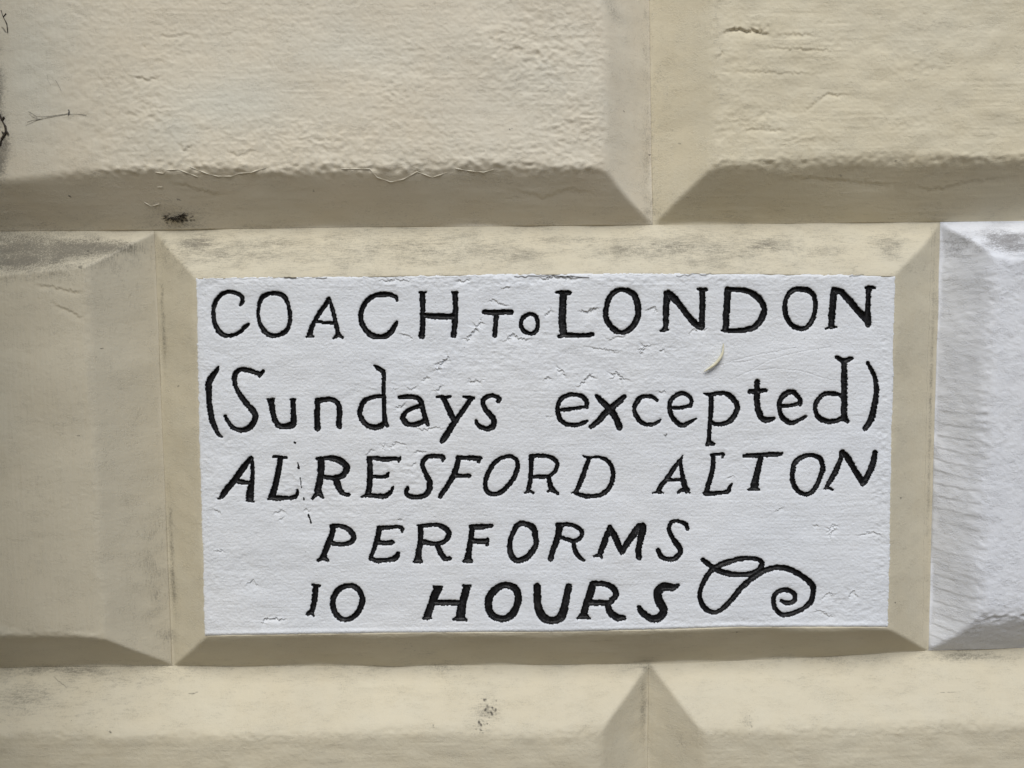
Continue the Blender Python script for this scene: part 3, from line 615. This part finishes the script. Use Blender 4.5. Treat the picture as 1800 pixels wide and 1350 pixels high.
# every letter: crop, then strokes of (x, y, width); a leading 'o' closes the stroke
LETTERS = [
 (A1, [[(462,318,25),(482,285,38),(480,245,42),(455,215,42),(400,190,40),(340,185,42),(285,205,44),(240,250,46),(208,310,44),(197,390,40),(203,460,42),(225,530,46),(265,590,50),(330,620,42),(400,612,38),(460,580,36),(505,535,40),(540,503,34)]]),
 (A1, [['o',(760,200,38),(690,230,42),(655,290,40),(635,390,36),(650,480,38),(690,560,48),(755,615,46),(830,615,42),(905,580,46),(945,520,40),(955,430,38),(940,330,40),(905,240,44),(850,205,44)]]),
 (A1, [[(1340,245,24),(1320,290,44),(1270,360,46),(1215,450,42),(1175,530,46),(1152,610,50)],[(1118,632,14),(1150,626,22),(1185,628,18)],[(1345,260,26),(1370,340,38),(1395,440,40),(1415,530,42),(1430,600,45)],[(1388,645,26),(1430,615,40),(1472,638,30)],[(1225,482,36),(1300,490,34),(1390,492,30)]]),
 (A2, [[(440,268,22),(425,235,40),(370,215,46),(300,212,52),(220,220,48),(155,260,46),(110,320,48),(80,400,50),(85,480,50),(120,550,50),(185,615,60),(260,630,50),(330,620,56),(385,575,54),(410,530,46),(435,485,28)]]),
 (A2, [[(690,215,58),(690,250,58),(692,340,52),(690,440,52),(692,540,54),(686,600,62),(685,620,66)],[(660,192,20),(725,192,20)],[(1012,210,54),(1015,260,54),(1015,380,56),(1010,480,56),(1005,560,54),(998,615,58)],[(985,192,20),(1035,190,20)],[(705,415,50),(780,425,56),(870,428,60),(985,430,62)]]),
 (A2, [[(1300,382,44),(1360,390,52),(1440,388,56),(1520,385,50),(1570,385,48)],[(1425,400,50),(1415,480,48),(1408,560,46),(1405,620,44)]]),
 (A2, [['o',(1770,405,36),(1700,425,44),(1665,480,38),(1670,540,40),(1710,585,42),(1770,598,40),(1812,575,42),(1830,520,40),(1822,460,38),(1805,425,36)]]),
 (A3, [[(215,192,28),(250,190,36),(300,190,40),(340,195,44)],[(282,210,66),(278,280,70),(275,380,72),(272,480,74),(280,560,76),(285,600,70)],[(240,625,34),(300,612,50),(400,615,46),(500,615,44),(570,605,46)]]),
 (A3, [['o',(850,165,44),(785,190,56),(735,250,56),(708,340,50),(705,440,56),(750,520,54),(800,570,58),(855,588,44),(920,568,54),(980,510,58),(1020,420,62),(1018,320,62),(990,230,60),(930,180,56)]]),
 (A3, [[(1300,200,56),(1305,240,64),(1300,340,62),(1298,440,60),(1295,520,52),(1285,555,50)],[(1245,575,18),(1290,562,26),(1325,565,16)],[(1320,195,60),(1370,240,70),(1430,310,62),(1500,400,60),(1570,480,62),(1630,530,62),(1658,542,44)],[(1655,175,60),(1658,230,56),(1658,330,58),(1655,440,58),(1655,530,56)],[(1612,160,24),(1655,165,40),(1695,165,36)]]),
 (A4, [[(215,165,60),(218,230,66),(212,330,64),(208,430,64),(205,520,62),(200,545,60)],[(215,165,44),(300,165,50),(400,175,56),(480,210,60),(545,270,62),(585,350,56),(575,410,66),(540,480,64),(480,535,60),(400,562,54),(310,568,46),(220,570,40),(165,568,18)]]),
 (A4, [['o',(930,158,50),(865,170,56),(815,225,52),(788,310,46),(795,400,48),(830,480,50),(880,530,54),(950,550,48),(1010,530,50),(1060,470,50),(1085,390,44),(1092,300,44),(1075,220,48),(1020,172,54)]]),
 (A4, [[(1275,165,56),(1270,230,66),(1262,330,66),(1255,430,66),(1252,500,60),(1250,525,60)],[(1190,552,14),(1220,540,22),(1250,532,30),(1305,535,18)],[(1285,165,54),(1345,185,60),(1400,240,66),(1460,310,66),(1530,390,66),(1590,450,66),(1615,510,56)],[(1620,150,56),(1615,200,52),(1612,290,50),(1608,380,52),(1610,470,70),(1615,505,56)],[(1590,145,30),(1640,138,34),(1680,145,22)]]),
 (B1, [[(245,88,16),(230,120,44),(185,180,62),(155,250,66),(155,340,58),(158,430,54),(170,520,56),(190,620,56),(220,700,46),(250,755,36),(283,776,20)]]),
 (B1, [[(650,172,36),(670,148,42),(690,124,34)],[(660,150,40),(600,135,46),(520,112,44),(455,115,46),(412,155,52),(408,220,46),(425,290,48),(470,370,52),(530,450,60),(590,520,60),(615,580,60),(590,640,60),(540,690,58),(475,710,50),(400,690,44),(345,630,36),(315,570,30)]]),
 (B1, [[(765,425,66),(775,470,58),(785,540,58),(810,620,56),(850,665,56),(920,672,60),(980,650,70),(992,590,58),(988,500,50),(985,415,50)],[(735,405,20),(795,402,20)],[(962,408,20),(1010,405,20)]]),
 (B1, [[(1225,415,58),(1225,470,54),(1223,560,56),(1225,640,58),(1228,690,62)],[(1240,420,60),(1310,405,50),(1380,410,50),(1430,450,52),(1445,520,56),(1440,600,56),(1437,650,60),(1440,672,58)]]),
 (B2, [[(215,70,26),(250,95,44),(295,125,48),(308,160,44),(308,250,40),(308,340,42),(310,440,42),(312,540,42),(322,620,50),(343,668,36)],[(290,375,42),(220,380,42),(150,400,46),(95,450,48),(68,530,48),(85,590,50),(130,650,52),(200,680,60),(270,670,60),(320,635,50)]]),
 (B2, [[(460,385,36),(520,380,46),(590,378,46),(645,395,48),(680,440,50),(695,510,46),(715,580,48),(735,640,44),(743,658,36)],[(675,470,40),(600,490,40),(535,525,44),(495,580,50),(515,625,56),(560,655,48),(640,650,48),(700,620,50),(720,605,40)]]),
 (B2, [[(890,385,50),(930,460,58),(970,550,60),(1000,610,56)],[(835,380,26),(900,385,32),(962,378,30)],[(1175,395,50),(1120,470,48),(1060,560,52),(1000,640,58),(950,720,64),(905,790,60),(882,820,46)],[(1098,380,22),(1150,385,34),(1195,392,38)]]),
 (B2, [[(1436,425,40),(1448,400,46),(1400,370,42),(1350,368,42),(1300,400,46),(1285,445,46),(1310,500,50),(1360,560,54),(1395,610,52),(1390,665,60),(1340,695,50),(1280,685,48),(1235,650,44),(1220,618,34)]]),
 (B3, [[(240,510,40),(330,505,42),(430,490,34),(520,475,28)],[(515,480,40),(510,420,46),(470,375,46),(410,358,40),(340,360,42),(275,390,48),(235,450,46),(228,520,52),(250,600,48),(310,650,46),(390,660,42),(460,645,40),(512,622,34)]]),
 (B3, [[(612,372,40),(660,420,62),(720,480,66),(770,540,66),(810,610,62),(838,680,66)],[(888,377,40),(840,420,60),(770,480,66),(700,540,66),(640,610,58),(580,660,52),(554,677,44)]]),
 (B3, [[(1212,415,32),(1170,385,46),(1110,375,40),(1050,390,44),(1005,440,46),(985,500,40),(1000,560,46),(1040,620,44),(1100,655,40),(1160,655,40),(1220,630,36),(1242,613,30)]]),
 (B3, [[(1350,490,36),(1430,490,36),(1510,475,34),(1550,465,30)],[(1545,465,40),(1550,410,40),(1515,365,42),(1460,345,42),(1395,370,44),(1345,420,46),(1335,490,48),(1355,570,50),(1400,630,50),(1460,662,50),(1530,635,40),(1595,598,24)]]),
 (B4, [[(60,480,50),(60,560,50),(55,660,46),(48,760,44),(40,860,44),(38,930,52)],[(22,970,36),(40,945,50),(86,962,34)],[(-10,460,14),(25,468,26),(60,474,40),(130,458,44),(200,460,46),(265,500,56),(310,560,52),(320,610,50),(290,680,54),(240,735,54),(180,760,46),(110,765,46),(65,745,40)]]),
 (B4, [[(515,345,56),(515,400,60),(512,480,62),(518,570,60),(540,660,60),(575,715,60),(630,720,56),(680,709,40)],[(440,440,44),(500,440,54),(560,435,50),(600,432,42)]]),
 (B4, [[(755,585,40),(840,580,38),(940,560,30)],[(940,565,44),(935,510,44),(890,460,50),(850,445,50),(790,470,56),(745,530,50),(738,610,48),(765,690,52),(820,740,56),(870,750,48),(930,725,40),(995,690,28)]]),
 (B4, [[(1375,140,54),(1375,200,52),(1375,300,58),(1375,420,62),(1378,540,60),(1372,640,58),(1380,700,60),(1408,736,40)],[(1300,100,34),(1370,135,52),(1445,112,38)],[(1350,480,40),(1280,462,46),(1200,460,46),(1135,500,48),(1095,570,50),(1095,640,46),(1130,700,50),(1200,735,50),(1280,735,50),(1350,710,50)]]),
 (B4, [[(1607,162,32),(1640,220,40),(1675,290,46),(1690,380,44),(1690,480,50),(1670,580,58),(1655,660,64),(1630,740,60),(1595,790,50),(1583,808,46)]]),
 (C1, [[(455,190,30),(420,240,52),(360,320,62),(300,410,60),(230,490,60),(180,560,58),(160,585,46)],[(125,600,16),(175,600,16)],[(460,205,40),(468,280,38),(470,370,42),(465,440,50),(450,520,74),(447,590,80)],[(412,618,22),(485,628,20)],[(310,425,40),(370,435,46),(440,445,40)]]),
 (C1, [[(680,185,28),(740,190,30),(806,195,26)],[(745,205,56),(735,270,56),(722,360,56),(700,450,60),(680,530,66),(660,585,60)],[(622,604,14),(700,592,50),(790,592,44),(860,590,44),(905,570,40),(918,515,24)]]),
 (C1, [[(1150,215,70),(1150,280,72),(1145,370,66),(1130,450,66),(1115,520,76)],[(1060,605,22),(1095,565,40),(1130,548,50),(1165,590,26)],[(1110,205,30),(1180,200,44),(1260,200,60),(1340,225,70),(1395,270,66),(1400,310,66),(1360,370,60),(1300,395,52),(1220,390,44),(1170,385,40)],[(1290,400,70),(1315,470,62),(1345,530,52),(1390,560,40),(1424,562,34)]]),
 (C2, [[(165,210,56),(170,280,58),(170,380,60),(165,480,58),(152,540,60)],[(150,190,26),(240,198,44),(320,210,54),(400,205,44),(458,208,44)],[(470,188,20),(455,232,28)],[(200,380,32),(270,385,36),(330,380,40),(355,345,20)],[(88,583,18),(150,568,44),(240,575,40),(320,575,50),(370,540,40),(400,485,20)]]),
 (C2, [[(888,230,26),(898,195,44),(850,180,46),(770,180,46),(715,205,50),(690,260,46),(705,320,46),(735,380,54),(760,440,60),(755,510,62),(720,560,56),(650,585,48),(570,580,50),(530,545,46),(540,498,40)]]),
 (C2, [[(1045,200,44),(1035,260,54),(1010,340,60),(970,420,56),(925,490,50),(885,550,50),(868,580,46)],[(1040,195,40),(1120,198,44),(1200,200,50),(1265,196,34)],[(1245,235,36),(1262,192,28)],[(1020,370,46),(1090,375,40),(1150,375,40)]]),
 (C2, [['o',(1530,180,36),(1440,215,44),(1370,290,48),(1325,380,46),(1310,470,44),(1330,530,50),(1390,555,44),(1460,540,44),(1530,480,46),(1590,400,48),(1625,310,46),(1630,240,40),(1595,195,38)]]),
 (C3, [[(190,180,46),(190,250,46),(188,340,44),(182,420,46),(165,500,48),(155,530,40)],[(128,548,20),(165,525,36),(212,544,26)],[(185,178,42),(260,175,36),(340,180,38),(410,205,48),(448,255,44),(430,320,46),(385,370,40)],[(205,385,40),(280,385,44),(370,385,40)],[(362,385,40),(375,450,46),(390,500,50),(450,548,34)],[(350,530,20),(400,515,30)]]),
 (C3, [[(765,200,36),(735,280,44),(705,370,50),(670,450,50),(640,520,44),(590,545,18)],[(702,176,14),(745,195,26)],[(765,200,28),(840,190,24),(920,210,40),(975,260,44),(1000,340,44),(995,420,46),(965,490,46),(910,545,48),(830,572,44),(740,575,46),(650,555,40),(600,540,18)]]),
 (C3, [[(1690,178,12),(1660,230,40),(1605,300,46),(1545,390,44),(1480,470,48),(1448,520,50)],[(1388,549,12),(1450,535,36),(1497,546,18)],[(1665,230,44),(1680,320,40),(1698,420,50),(1715,490,56),(1735,525,56)],[(1645,543,28),(1690,515,40),(1762,546,22)],[(1535,412,36),(1600,415,30),(1690,418,34)]]),
 (C4, [[(85,180,44),(80,260,44),(70,350,50),(45,430,50),(25,500,52),(10,540,50)],[(68,172,34),(120,165,34),(180,162,34),(172,192,26)],[(0,550,46),(80,552,46),(160,545,40),(225,535,44),(245,490,36),(265,458,20)]]),
 (C4, [[(388,180,38),(450,175,48),(550,172,48),(650,165,50),(758,160,36)],[(560,185,50),(535,270,58),(515,350,60),(495,430,66),(488,470,80),(484,490,70)],[(425,514,14),(485,500,44),(535,512,20)]]),
 (C4, [['o',(1035,170,36),(960,190,46),(895,240,50),(868,320,48),(860,400,48),(885,480,50),(935,535,50),(1000,560,44),(1060,530,50),(1110,460,50),(1145,380,50),(1165,300,48),(1150,220,48),(1100,180,44)]]),
 (C4, [[(1350,150,50),(1345,210,44),(1310,290,50),(1270,370,54),(1225,450,50),(1198,495,40)],[(1168,510,16),(1210,490,30),(1262,518,22)],[(1360,140,50),(1400,180,60),(1440,250,58),(1490,330,60),(1530,400,60),(1555,450,56)],[(1680,145,54),(1670,200,58),(1650,280,60),(1610,370,60),(1565,440,62),(1555,462,40)]]),
 (D1, [[(250,160,40),(240,220,44),(215,290,50),(185,360,44),(168,405,50)],[(132,428,24),(170,408,44),(208,428,24)],[(240,160,36),(300,155,34),(360,175,40),(400,215,44),(412,250,44),(390,285,40),(330,300,36),(260,295,36),(225,285,36)]]),
 (D1, [[(615,170,40),(605,230,44),(585,300,40),(565,360,34),(547,405,34)],[(615,175,40),(700,168,34),(770,165,34),(797,178,30),(795,202,24)],[(600,285,40),(660,290,36),(715,285,42)],[(545,415,30),(600,430,40),(680,428,36),(740,410,50),(765,372,28)]]),
 (D1, [[(940,170,44),(942,230,44),(938,300,44),(925,370,50),(920,415,58)],[(890,440,22),(920,425,50),(952,440,22)],[(915,150,16),(950,165,30)],[(940,160,36),(1010,150,34),(1080,150,34),(1140,180,44),(1165,225,44),(1140,270,40),(1090,295,36),(1020,295,40),(960,280,40)],[(1070,305,40),(1100,370,46),(1135,415,44),(1174,415,34)]]),
 (D1, [[(1350,165,44),(1345,220,46),(1335,290,46),(1325,360,46),(1315,410,56)],[(1285,434,26),(1315,425,48),(1345,436,26)],[(1340,165,36),(1420,165,44),(1505,156,32)],[(1350,275,44),(1410,280,46),(1465,276,42)],[(1468,306,26),(1474,262,24)]]),
 (D2, [['o',(235,140,40),(180,150,44),(145,210,40),(120,280,40),(120,350,42),(145,410,46),(190,430,44),(250,405,48),(300,350,48),(325,300,44),(320,230,50),(300,170,50)]]),
 (D2, [[(510,160,48),(505,210,52),(485,280,48),(460,350,46),(445,405,44),(441,420,40)],[(492,146,34),(500,148,34),(580,145,32),(640,160,36),(685,200,38),(680,245,36),(625,285,36)],[(525,250,30),(580,265,34),(625,285,36)],[(625,290,36),(635,350,36),(665,400,34),(706,428,22)]]),
 (D2, [[(910,165,40),(890,220,44),(865,290,50),(840,350,44),(822,385,32)],[(782,398,14),(825,385,28),(848,408,16)],[(910,165,40),(945,230,48),(975,300,50),(1005,365,44)],[(1005,375,24),(1030,320,50),(1085,240,56),(1140,165,56)],[(1165,165,70),(1165,205,62),(1150,280,50),(1135,350,48),(1140,405,48)]]),
 (D2, [[(1525,182,30),(1510,145,34),(1450,118,34),(1400,130,34),(1378,180,34),(1400,240,40),(1440,300,44),(1468,350,40),(1445,395,40),(1390,420,38),(1320,400,38),(1290,350,40)]]),
 (D3, [[(155,145,46),(152,200,46),(140,280,46),(125,335,42)],[(130,126,18),(185,138,24)],[(90,360,28),(118,348,40),(138,372,16)]]),
 (D3, [['o',(425,135,40),(360,150,46),(310,200,46),(290,270,46),(305,340,44),(345,390,46),(395,402,36),(450,385,44),(500,330,46),(525,250,46),(510,185,46),(470,145,46)]]),
 (D3, [[(1122,165,68),(1100,210,66),(1070,290,60),(1050,350,60),(1042,370,60)],[(1092,142,20),(1155,142,20)],[(1005,396,18),(1040,385,40),(1068,396,18)],[(1090,268,50),(1180,268,46),(1290,270,44)],[(1350,160,60),(1335,210,62),(1315,290,66),(1305,350,72),(1300,375,66)],[(1322,136,20),(1380,138,20)],[(1250,400,20),(1300,390,44),(1348,402,26)]]),
 (D3, [['o',(1660,130,50),(1590,155,60),(1535,220,60),(1525,310,60),(1560,370,60),(1630,395,54),(1700,370,62),(1745,300,56),(1760,220,56),(1735,155,60)]]),
 (D4, [[(193,212,38),(193,260,40),(198,320,42),(225,375,46),(275,393,40),(320,370,46),(340,300,40),(355,230,38),(359,212,36)]]),
 (D4, [[(485,200,34),(475,240,40),(455,300,40),(442,345,40)],[(404,380,12),(438,365,38),(470,380,12)],[(485,200,30),(540,198,30),(590,220,34),(608,260,34),(580,295,32)],[(465,298,34),(520,300,34),(575,300,30)],[(565,310,32),(580,350,38),(615,378,40),(652,379,26)]]),
 (D4, [[(935,206,18),(910,220,38),(860,215,46),(830,245,46),(835,290,46),(860,340,46),(835,378,44),(790,380,38),(745,350,34),(730,322,20)]]),
 (D4, [[(1067,73,24),(1100,98,28),(1140,125,28),(1200,145,30),(1260,150,26),(1320,145,28),(1365,120,30),(1380,90,24),(1350,68,24),(1290,65,24),(1220,78,28),(1160,98,28),(1110,130,28),(1075,180,26),(1052,240,24),(1055,290,24),(1080,330,28),(1125,350,24),(1165,335,26),(1220,280,28),(1280,210,30),(1340,160,30),(1400,125,30),(1465,112,28),(1530,125,30),(1600,165,30),(1645,210,30),(1650,260,28),(1625,310,28),(1560,350,28),(1490,362,26),(1450,330,26),(1440,280,26),(1460,245,26),(1510,232,26),(1550,255,26),(1550,290,26),(1515,302,26),(1482,291,20)]]),
]
DRIPS = [(C1, [[(888,40,14),(898,46,18)]]), (C1, [[(920,240,6),(926,270,14),(930,295,24)]]), (C1, [[(944,390,5),(958,495,5)]]), (C1, [[(980,588,8),(980,608,17)]]), (C1, [[(1024,758,14),(1028,770,17),(1042,805,9),(1051,838,14)]])]
ALL = LETTERS + DRIPS
for lid, (reg, strokes) in enumerate(ALL):
    ox, oy, sc = reg
    for stx in strokes:
        closed = stx[0] == 'o'
        p = np.array(stx[1:] if closed else stx, float)
        u, v = plan(ox + p[:, 0] / sc, oy + p[:, 1] / sc, -H)
        path = resample(np.stack([u, v, p[:, 2] / sc * .5], 1), .6, True, closed)
        path[:, 2] = np.maximum(path[:, 2], .35)
        stamp(lid, path)
small = LID >= len(LETTERS)
FLD = FLD + np.where(small, 0, .30 * sampw(n_mid, pu * 1.9 + 300, pv * 3.1) + .24 * sampw(n_fine, pu, pv) + .15 * sampw(n_coarse, pu, pv)) + .42

# panel surface
ed = np.minimum(np.minimum(pu - il_s(pv), ir_s(pv) - pu), np.minimum(pv - it_s(pu), ib_s(pu) - pv))
ed = ed + .8 + .30 * sampw(n_mid, pu + 77, pv + 31) + .25 * sampw(n_wx, pu, pv) + .2 * sampw(n_fine, pu, pv)
hb = sampw(n_hbrush, pu, pv + 611); stc = sampw(STUCCO, pu + 400, pv + 900); pch = sampw(PATCHY, pu + 90, pv + 333)
rimz = sstep(45, 6, np.minimum(pu - il_s(pv), ir_s(pv) - pu))
eg = sstep(0, 14, ed)
py_ = H + .9 + (.07 * hb * (1 - .6 * rimz) + .62 * stc * (.10 + 1.1 * samp(R_rough, pu, pv) + .45 * rimz) + .28 * sampw(n_soft, pu + 222, pv)
       + .55 * sampw(n_lump, pu + 900, pv) + .7 * sampw(n_big, pu, pv)) * (.25 + .75 * eg) + .11 * sampw(n_fine, pu, pv)
py_ = py_ + samp(R_extra, pu, pv)
dtop = pv - it_s(pu); dbot = ib_s(pu) - pv
py_ = py_ + 1.0 * np.exp(-((dbot - 6) / 4.0) ** 2) - 2.4 * np.exp(-dbot / 2.6).clip(0, 1)           # rounded lower lip
py_ = py_ + .6 * stc * np.exp(-np.clip(dtop, 0, 99) / 9) - .5 * np.exp(-np.clip(dtop, 0, 99) / 5)    # crumbly upper edge
py_ = py_ - 2.6 * np.exp(-np.clip(ed, 0, 50) / 1.8)
depth = np.where(small, 0, np.where(FLD > 0, 5.6 * (1 - (1 - np.clip(FLD / 4.6, 0, 1)) ** 2), 0))
py_ = py_ - depth - np.where(small, 0, .85 * np.exp(np.clip(FLD, -9, 0) / 2.4))
cell = lambda M: .25 * (M[:-1, :-1] + M[1:, :-1] + M[1:, 1:] + M[:-1, 1:])
cf = cell(FLD); ce = cell(ed); cl = LID[:-1, :-1]
pat = {'grime': samp(R_grime, pu, pv) * .6 + .10 * rimz, 'spot': samp(R_spot, pu, pv), 'pale': samp(R_pale, pu, pv)}
sign = empty('painted_sign', label='white painted stone panel with carved black coach timetable lettering', category='sign')
obj('panel', grid_mesh('panel', pu, pv, py_, pat, (ce > 0) & (cf <= 0)), M_white, sign)
zero = {}
for lid in range(len(ALL)):
    mk = (cl == lid) & (cf > 0) & (ce > 0)
    if not mk.any(): continue
    ii, jj = np.where(mk); i0, i1, j0, j1 = ii.min(), ii.max() + 2, jj.min(), jj.max() + 2
    sl = (slice(i0, i1), slice(j0, j1)); ms = mk[i0:i1 - 1, j0:j1 - 1]
    nm = 'flourish' if lid == len(LETTERS) - 1 else ('letter' if lid < len(LETTERS) else 'paint_drip')
    obj(nm, grid_mesh(nm, pu[sl], pv[sl], py_[sl] , {}, ms), M_black, sign)

# ------------------------------------------------------------------ small things on the wall
def tube(paths, sides=6):
    """paths: lists of (x, y, z, r) in metres -> one mesh"""
    co, q = [], []
    for path in paths:
        p = np.array(path, float); n = len(p); base = len(co)
        for k in range(n):
            t = p[min(k + 1, n - 1), :3] - p[max(k - 1, 0), :3]; t /= (np.linalg.norm(t) + 1e-12)
            a = np.cross(t, [0.13, 1, .07]); a /= np.linalg.norm(a) + 1e-12; b = np.cross(t, a)
            for s_ in range(sides):
                an = 2 * math.pi * s_ / sides
                co.append(p[k, :3] + p[k, 3] * (a * math.cos(an) + b * math.sin(an)))
        for k in range(n - 1):
            for s_ in range(sides):
                s2 = (s_ + 1) % sides
                q.append((base + k * sides + s_, base + k * sides + s2, base + (k + 1) * sides + s2, base + (k + 1) * sides + s_))
    return np.array(co), np.array(q)
def on_wall(b, px, py, lift=0.0):
    """photograph points -> points on the surface of block b (metres)"""
    px = np.asarray(px, float); py = np.asarray(py, float); y = np.full(px.shape, H * .6)
    for _ in range(12):
        d = np.array([plan(px[i:i + 1], py[i:i + 1], -y[i]) for i in range(len(px))])
        u, v = d[:, 0, 0], d[:, 1, 0]; y = .5 * y + .5 * height(b, u, v)
    y = y + lift
    return np.stack([(u - 900) * S, -y * S, -(v - 675) * S], 1)
UP1 = blocks[3]; MIDL = blocks[1]

# straw lying on the panel
px = np.array([1272, 1270.5, 1266, 1259, 1249, 1238.]); py = np.array([604, 619, 629, 638, 646, 653.])
rr = np.array([1.0, 2.2, 2.7, 2.7, 2.4, .8])
u, v = plan(px, py, -H - 5)
pth = resample(np.stack([u, v, rr], 1), 2.5)
co, q = tube([[((a - 900) * S, -(H + 3.4 + c * .6) * S, -(b - 675) * S, c * S) for a, b, c in pth]], 10)
obj('straw_stem', mesh_from('straw_stem', co, q), M_straw, label='short curved pale straw stuck to the white panel below the letter D', category='straw')

# loose curls of paint under the arris of the upper block
for L in [[(273, 303), (287, 305), (293, 299), (313, 298), (348, 311)], [(333, 293), (363, 305), (383, 310), (407, 310), (420, 305), (443, 303), (467, 295)],
          [(600, 297), (630, 297), (650, 297), (663, 312), (687, 320), (710, 315), (733, 302), (760, 312), (787, 303)], [(276, 329), (286, 329)], [(253, 355), (266, 363), (282, 358)],
          [(800, 296), (822, 300), (850, 303), (868, 298)]]:
    r_ = resample([(x, y, 0) for x, y in L], 3, smooth=False)[:, :2]
    p = on_wall(UP1, r_[:, 0], r_[:, 1], .4)
    n = len(p); rad = (.6 + .35 * np.sin(np.arange(n) * .9)) * np.minimum(1, np.minimum(np.arange(n), np.arange(n)[::-1]) / 3 + .4)
    co, q = tube([[tuple(a) + (c * S,) for a, c in zip(p, rad)]], 6)
    obj('paint_curl', mesh_from('paint_curl', co, q), M_flake, UP1.obj)

# clump of dried debris caught under the upper ledge
paths = []
for _ in range(70):
    x = 311 + rs.gauss(0, 11); y = 385 + rs.gauss(0, 2.8) - .22 * abs(x - 306); a = rs.gauss(-.15, .6); L = rs.uniform(2, 8)
    xs = [x - L * math.cos(a), x, x + L * math.cos(a + .4)]; ys = [y - L * math.sin(a), y + rs.uniform(-1, 1), y + L * math.sin(a + .4)]
    p = on_wall(UP1, xs, ys, rs.uniform(.3, 3.5)); r_ = rs.uniform(.25, .75) * S
    paths.append([tuple(p[0]) + (r_ * .4,), tuple(p[1]) + (r_,), tuple(p[2]) + (r_ * .3,)])
co, q = tube(paths, 4)
obj('debris_clump', mesh_from('debris_clump', co, q), M_debris, label='small dark clump of dried debris caught under the upper left ledge', category='debris')

# cobweb with a dead fly leg on the upper left block, and bits of root at the picture's left
def strands(b, lines, r_, lift=1.2, step=4):
    out = []
    for L in lines:
        rr_ = resample([(x, y, 0) for x, y in L], step, smooth=len(L) > 2)[:, :2]
        p = on_wall(b, rr_[:, 0], rr_[:, 1], lift)
        out.append([tuple(a) + (r_ * S * (.6 + .8 * rs.random()),) for a in p])
    return out
web = strands(UP1, [[(45, 221), (70, 210), (95, 205), (120, 200)], [(48, 215), (60, 211), (75, 209)], [(52, 200), (58, 206), (70, 209)], [(50, 196), (62, 203), (66, 208)], [(120, 201), (140, 201), (152, 203)],
                    [(60, 204), (80, 205), (118, 200)], [(98, 141), (103, 150), (108, 160)]], .22, .6)
web += strands(UP1, [[(121, 193), (122, 197), (120, 202)]], 1.0)
co, q = tube(web, 5)
obj('cobweb', mesh_from('cobweb', co, q), M_web, label='dusty grey cobweb strands on the upper left block', category='cobweb')
for lines, rad, lf, lb in [([[(2, 18), (6, 30), (12, 42), (14, 58)], [(6, 30), (11, 24)]], .8, .5, 'thin dark rootlet at the top left corner of the wall'),
                           ([[(0, 200), (4, 212), (10, 222), (10, 235), (4, 244), (0, 256)], [(4, 212), (8, 206)], [(10, 228), (15, 236)], [(4, 232), (10, 238)]], 1.5, 1.4, 'dark forked rootlet at the left edge beside the cobweb')]:
    co, q = tube(strands(UP1, lines, rad, lf), 6)
    obj('dead_root', mesh_from('dead_root', co, q), M_debris, label=lb, category='root')
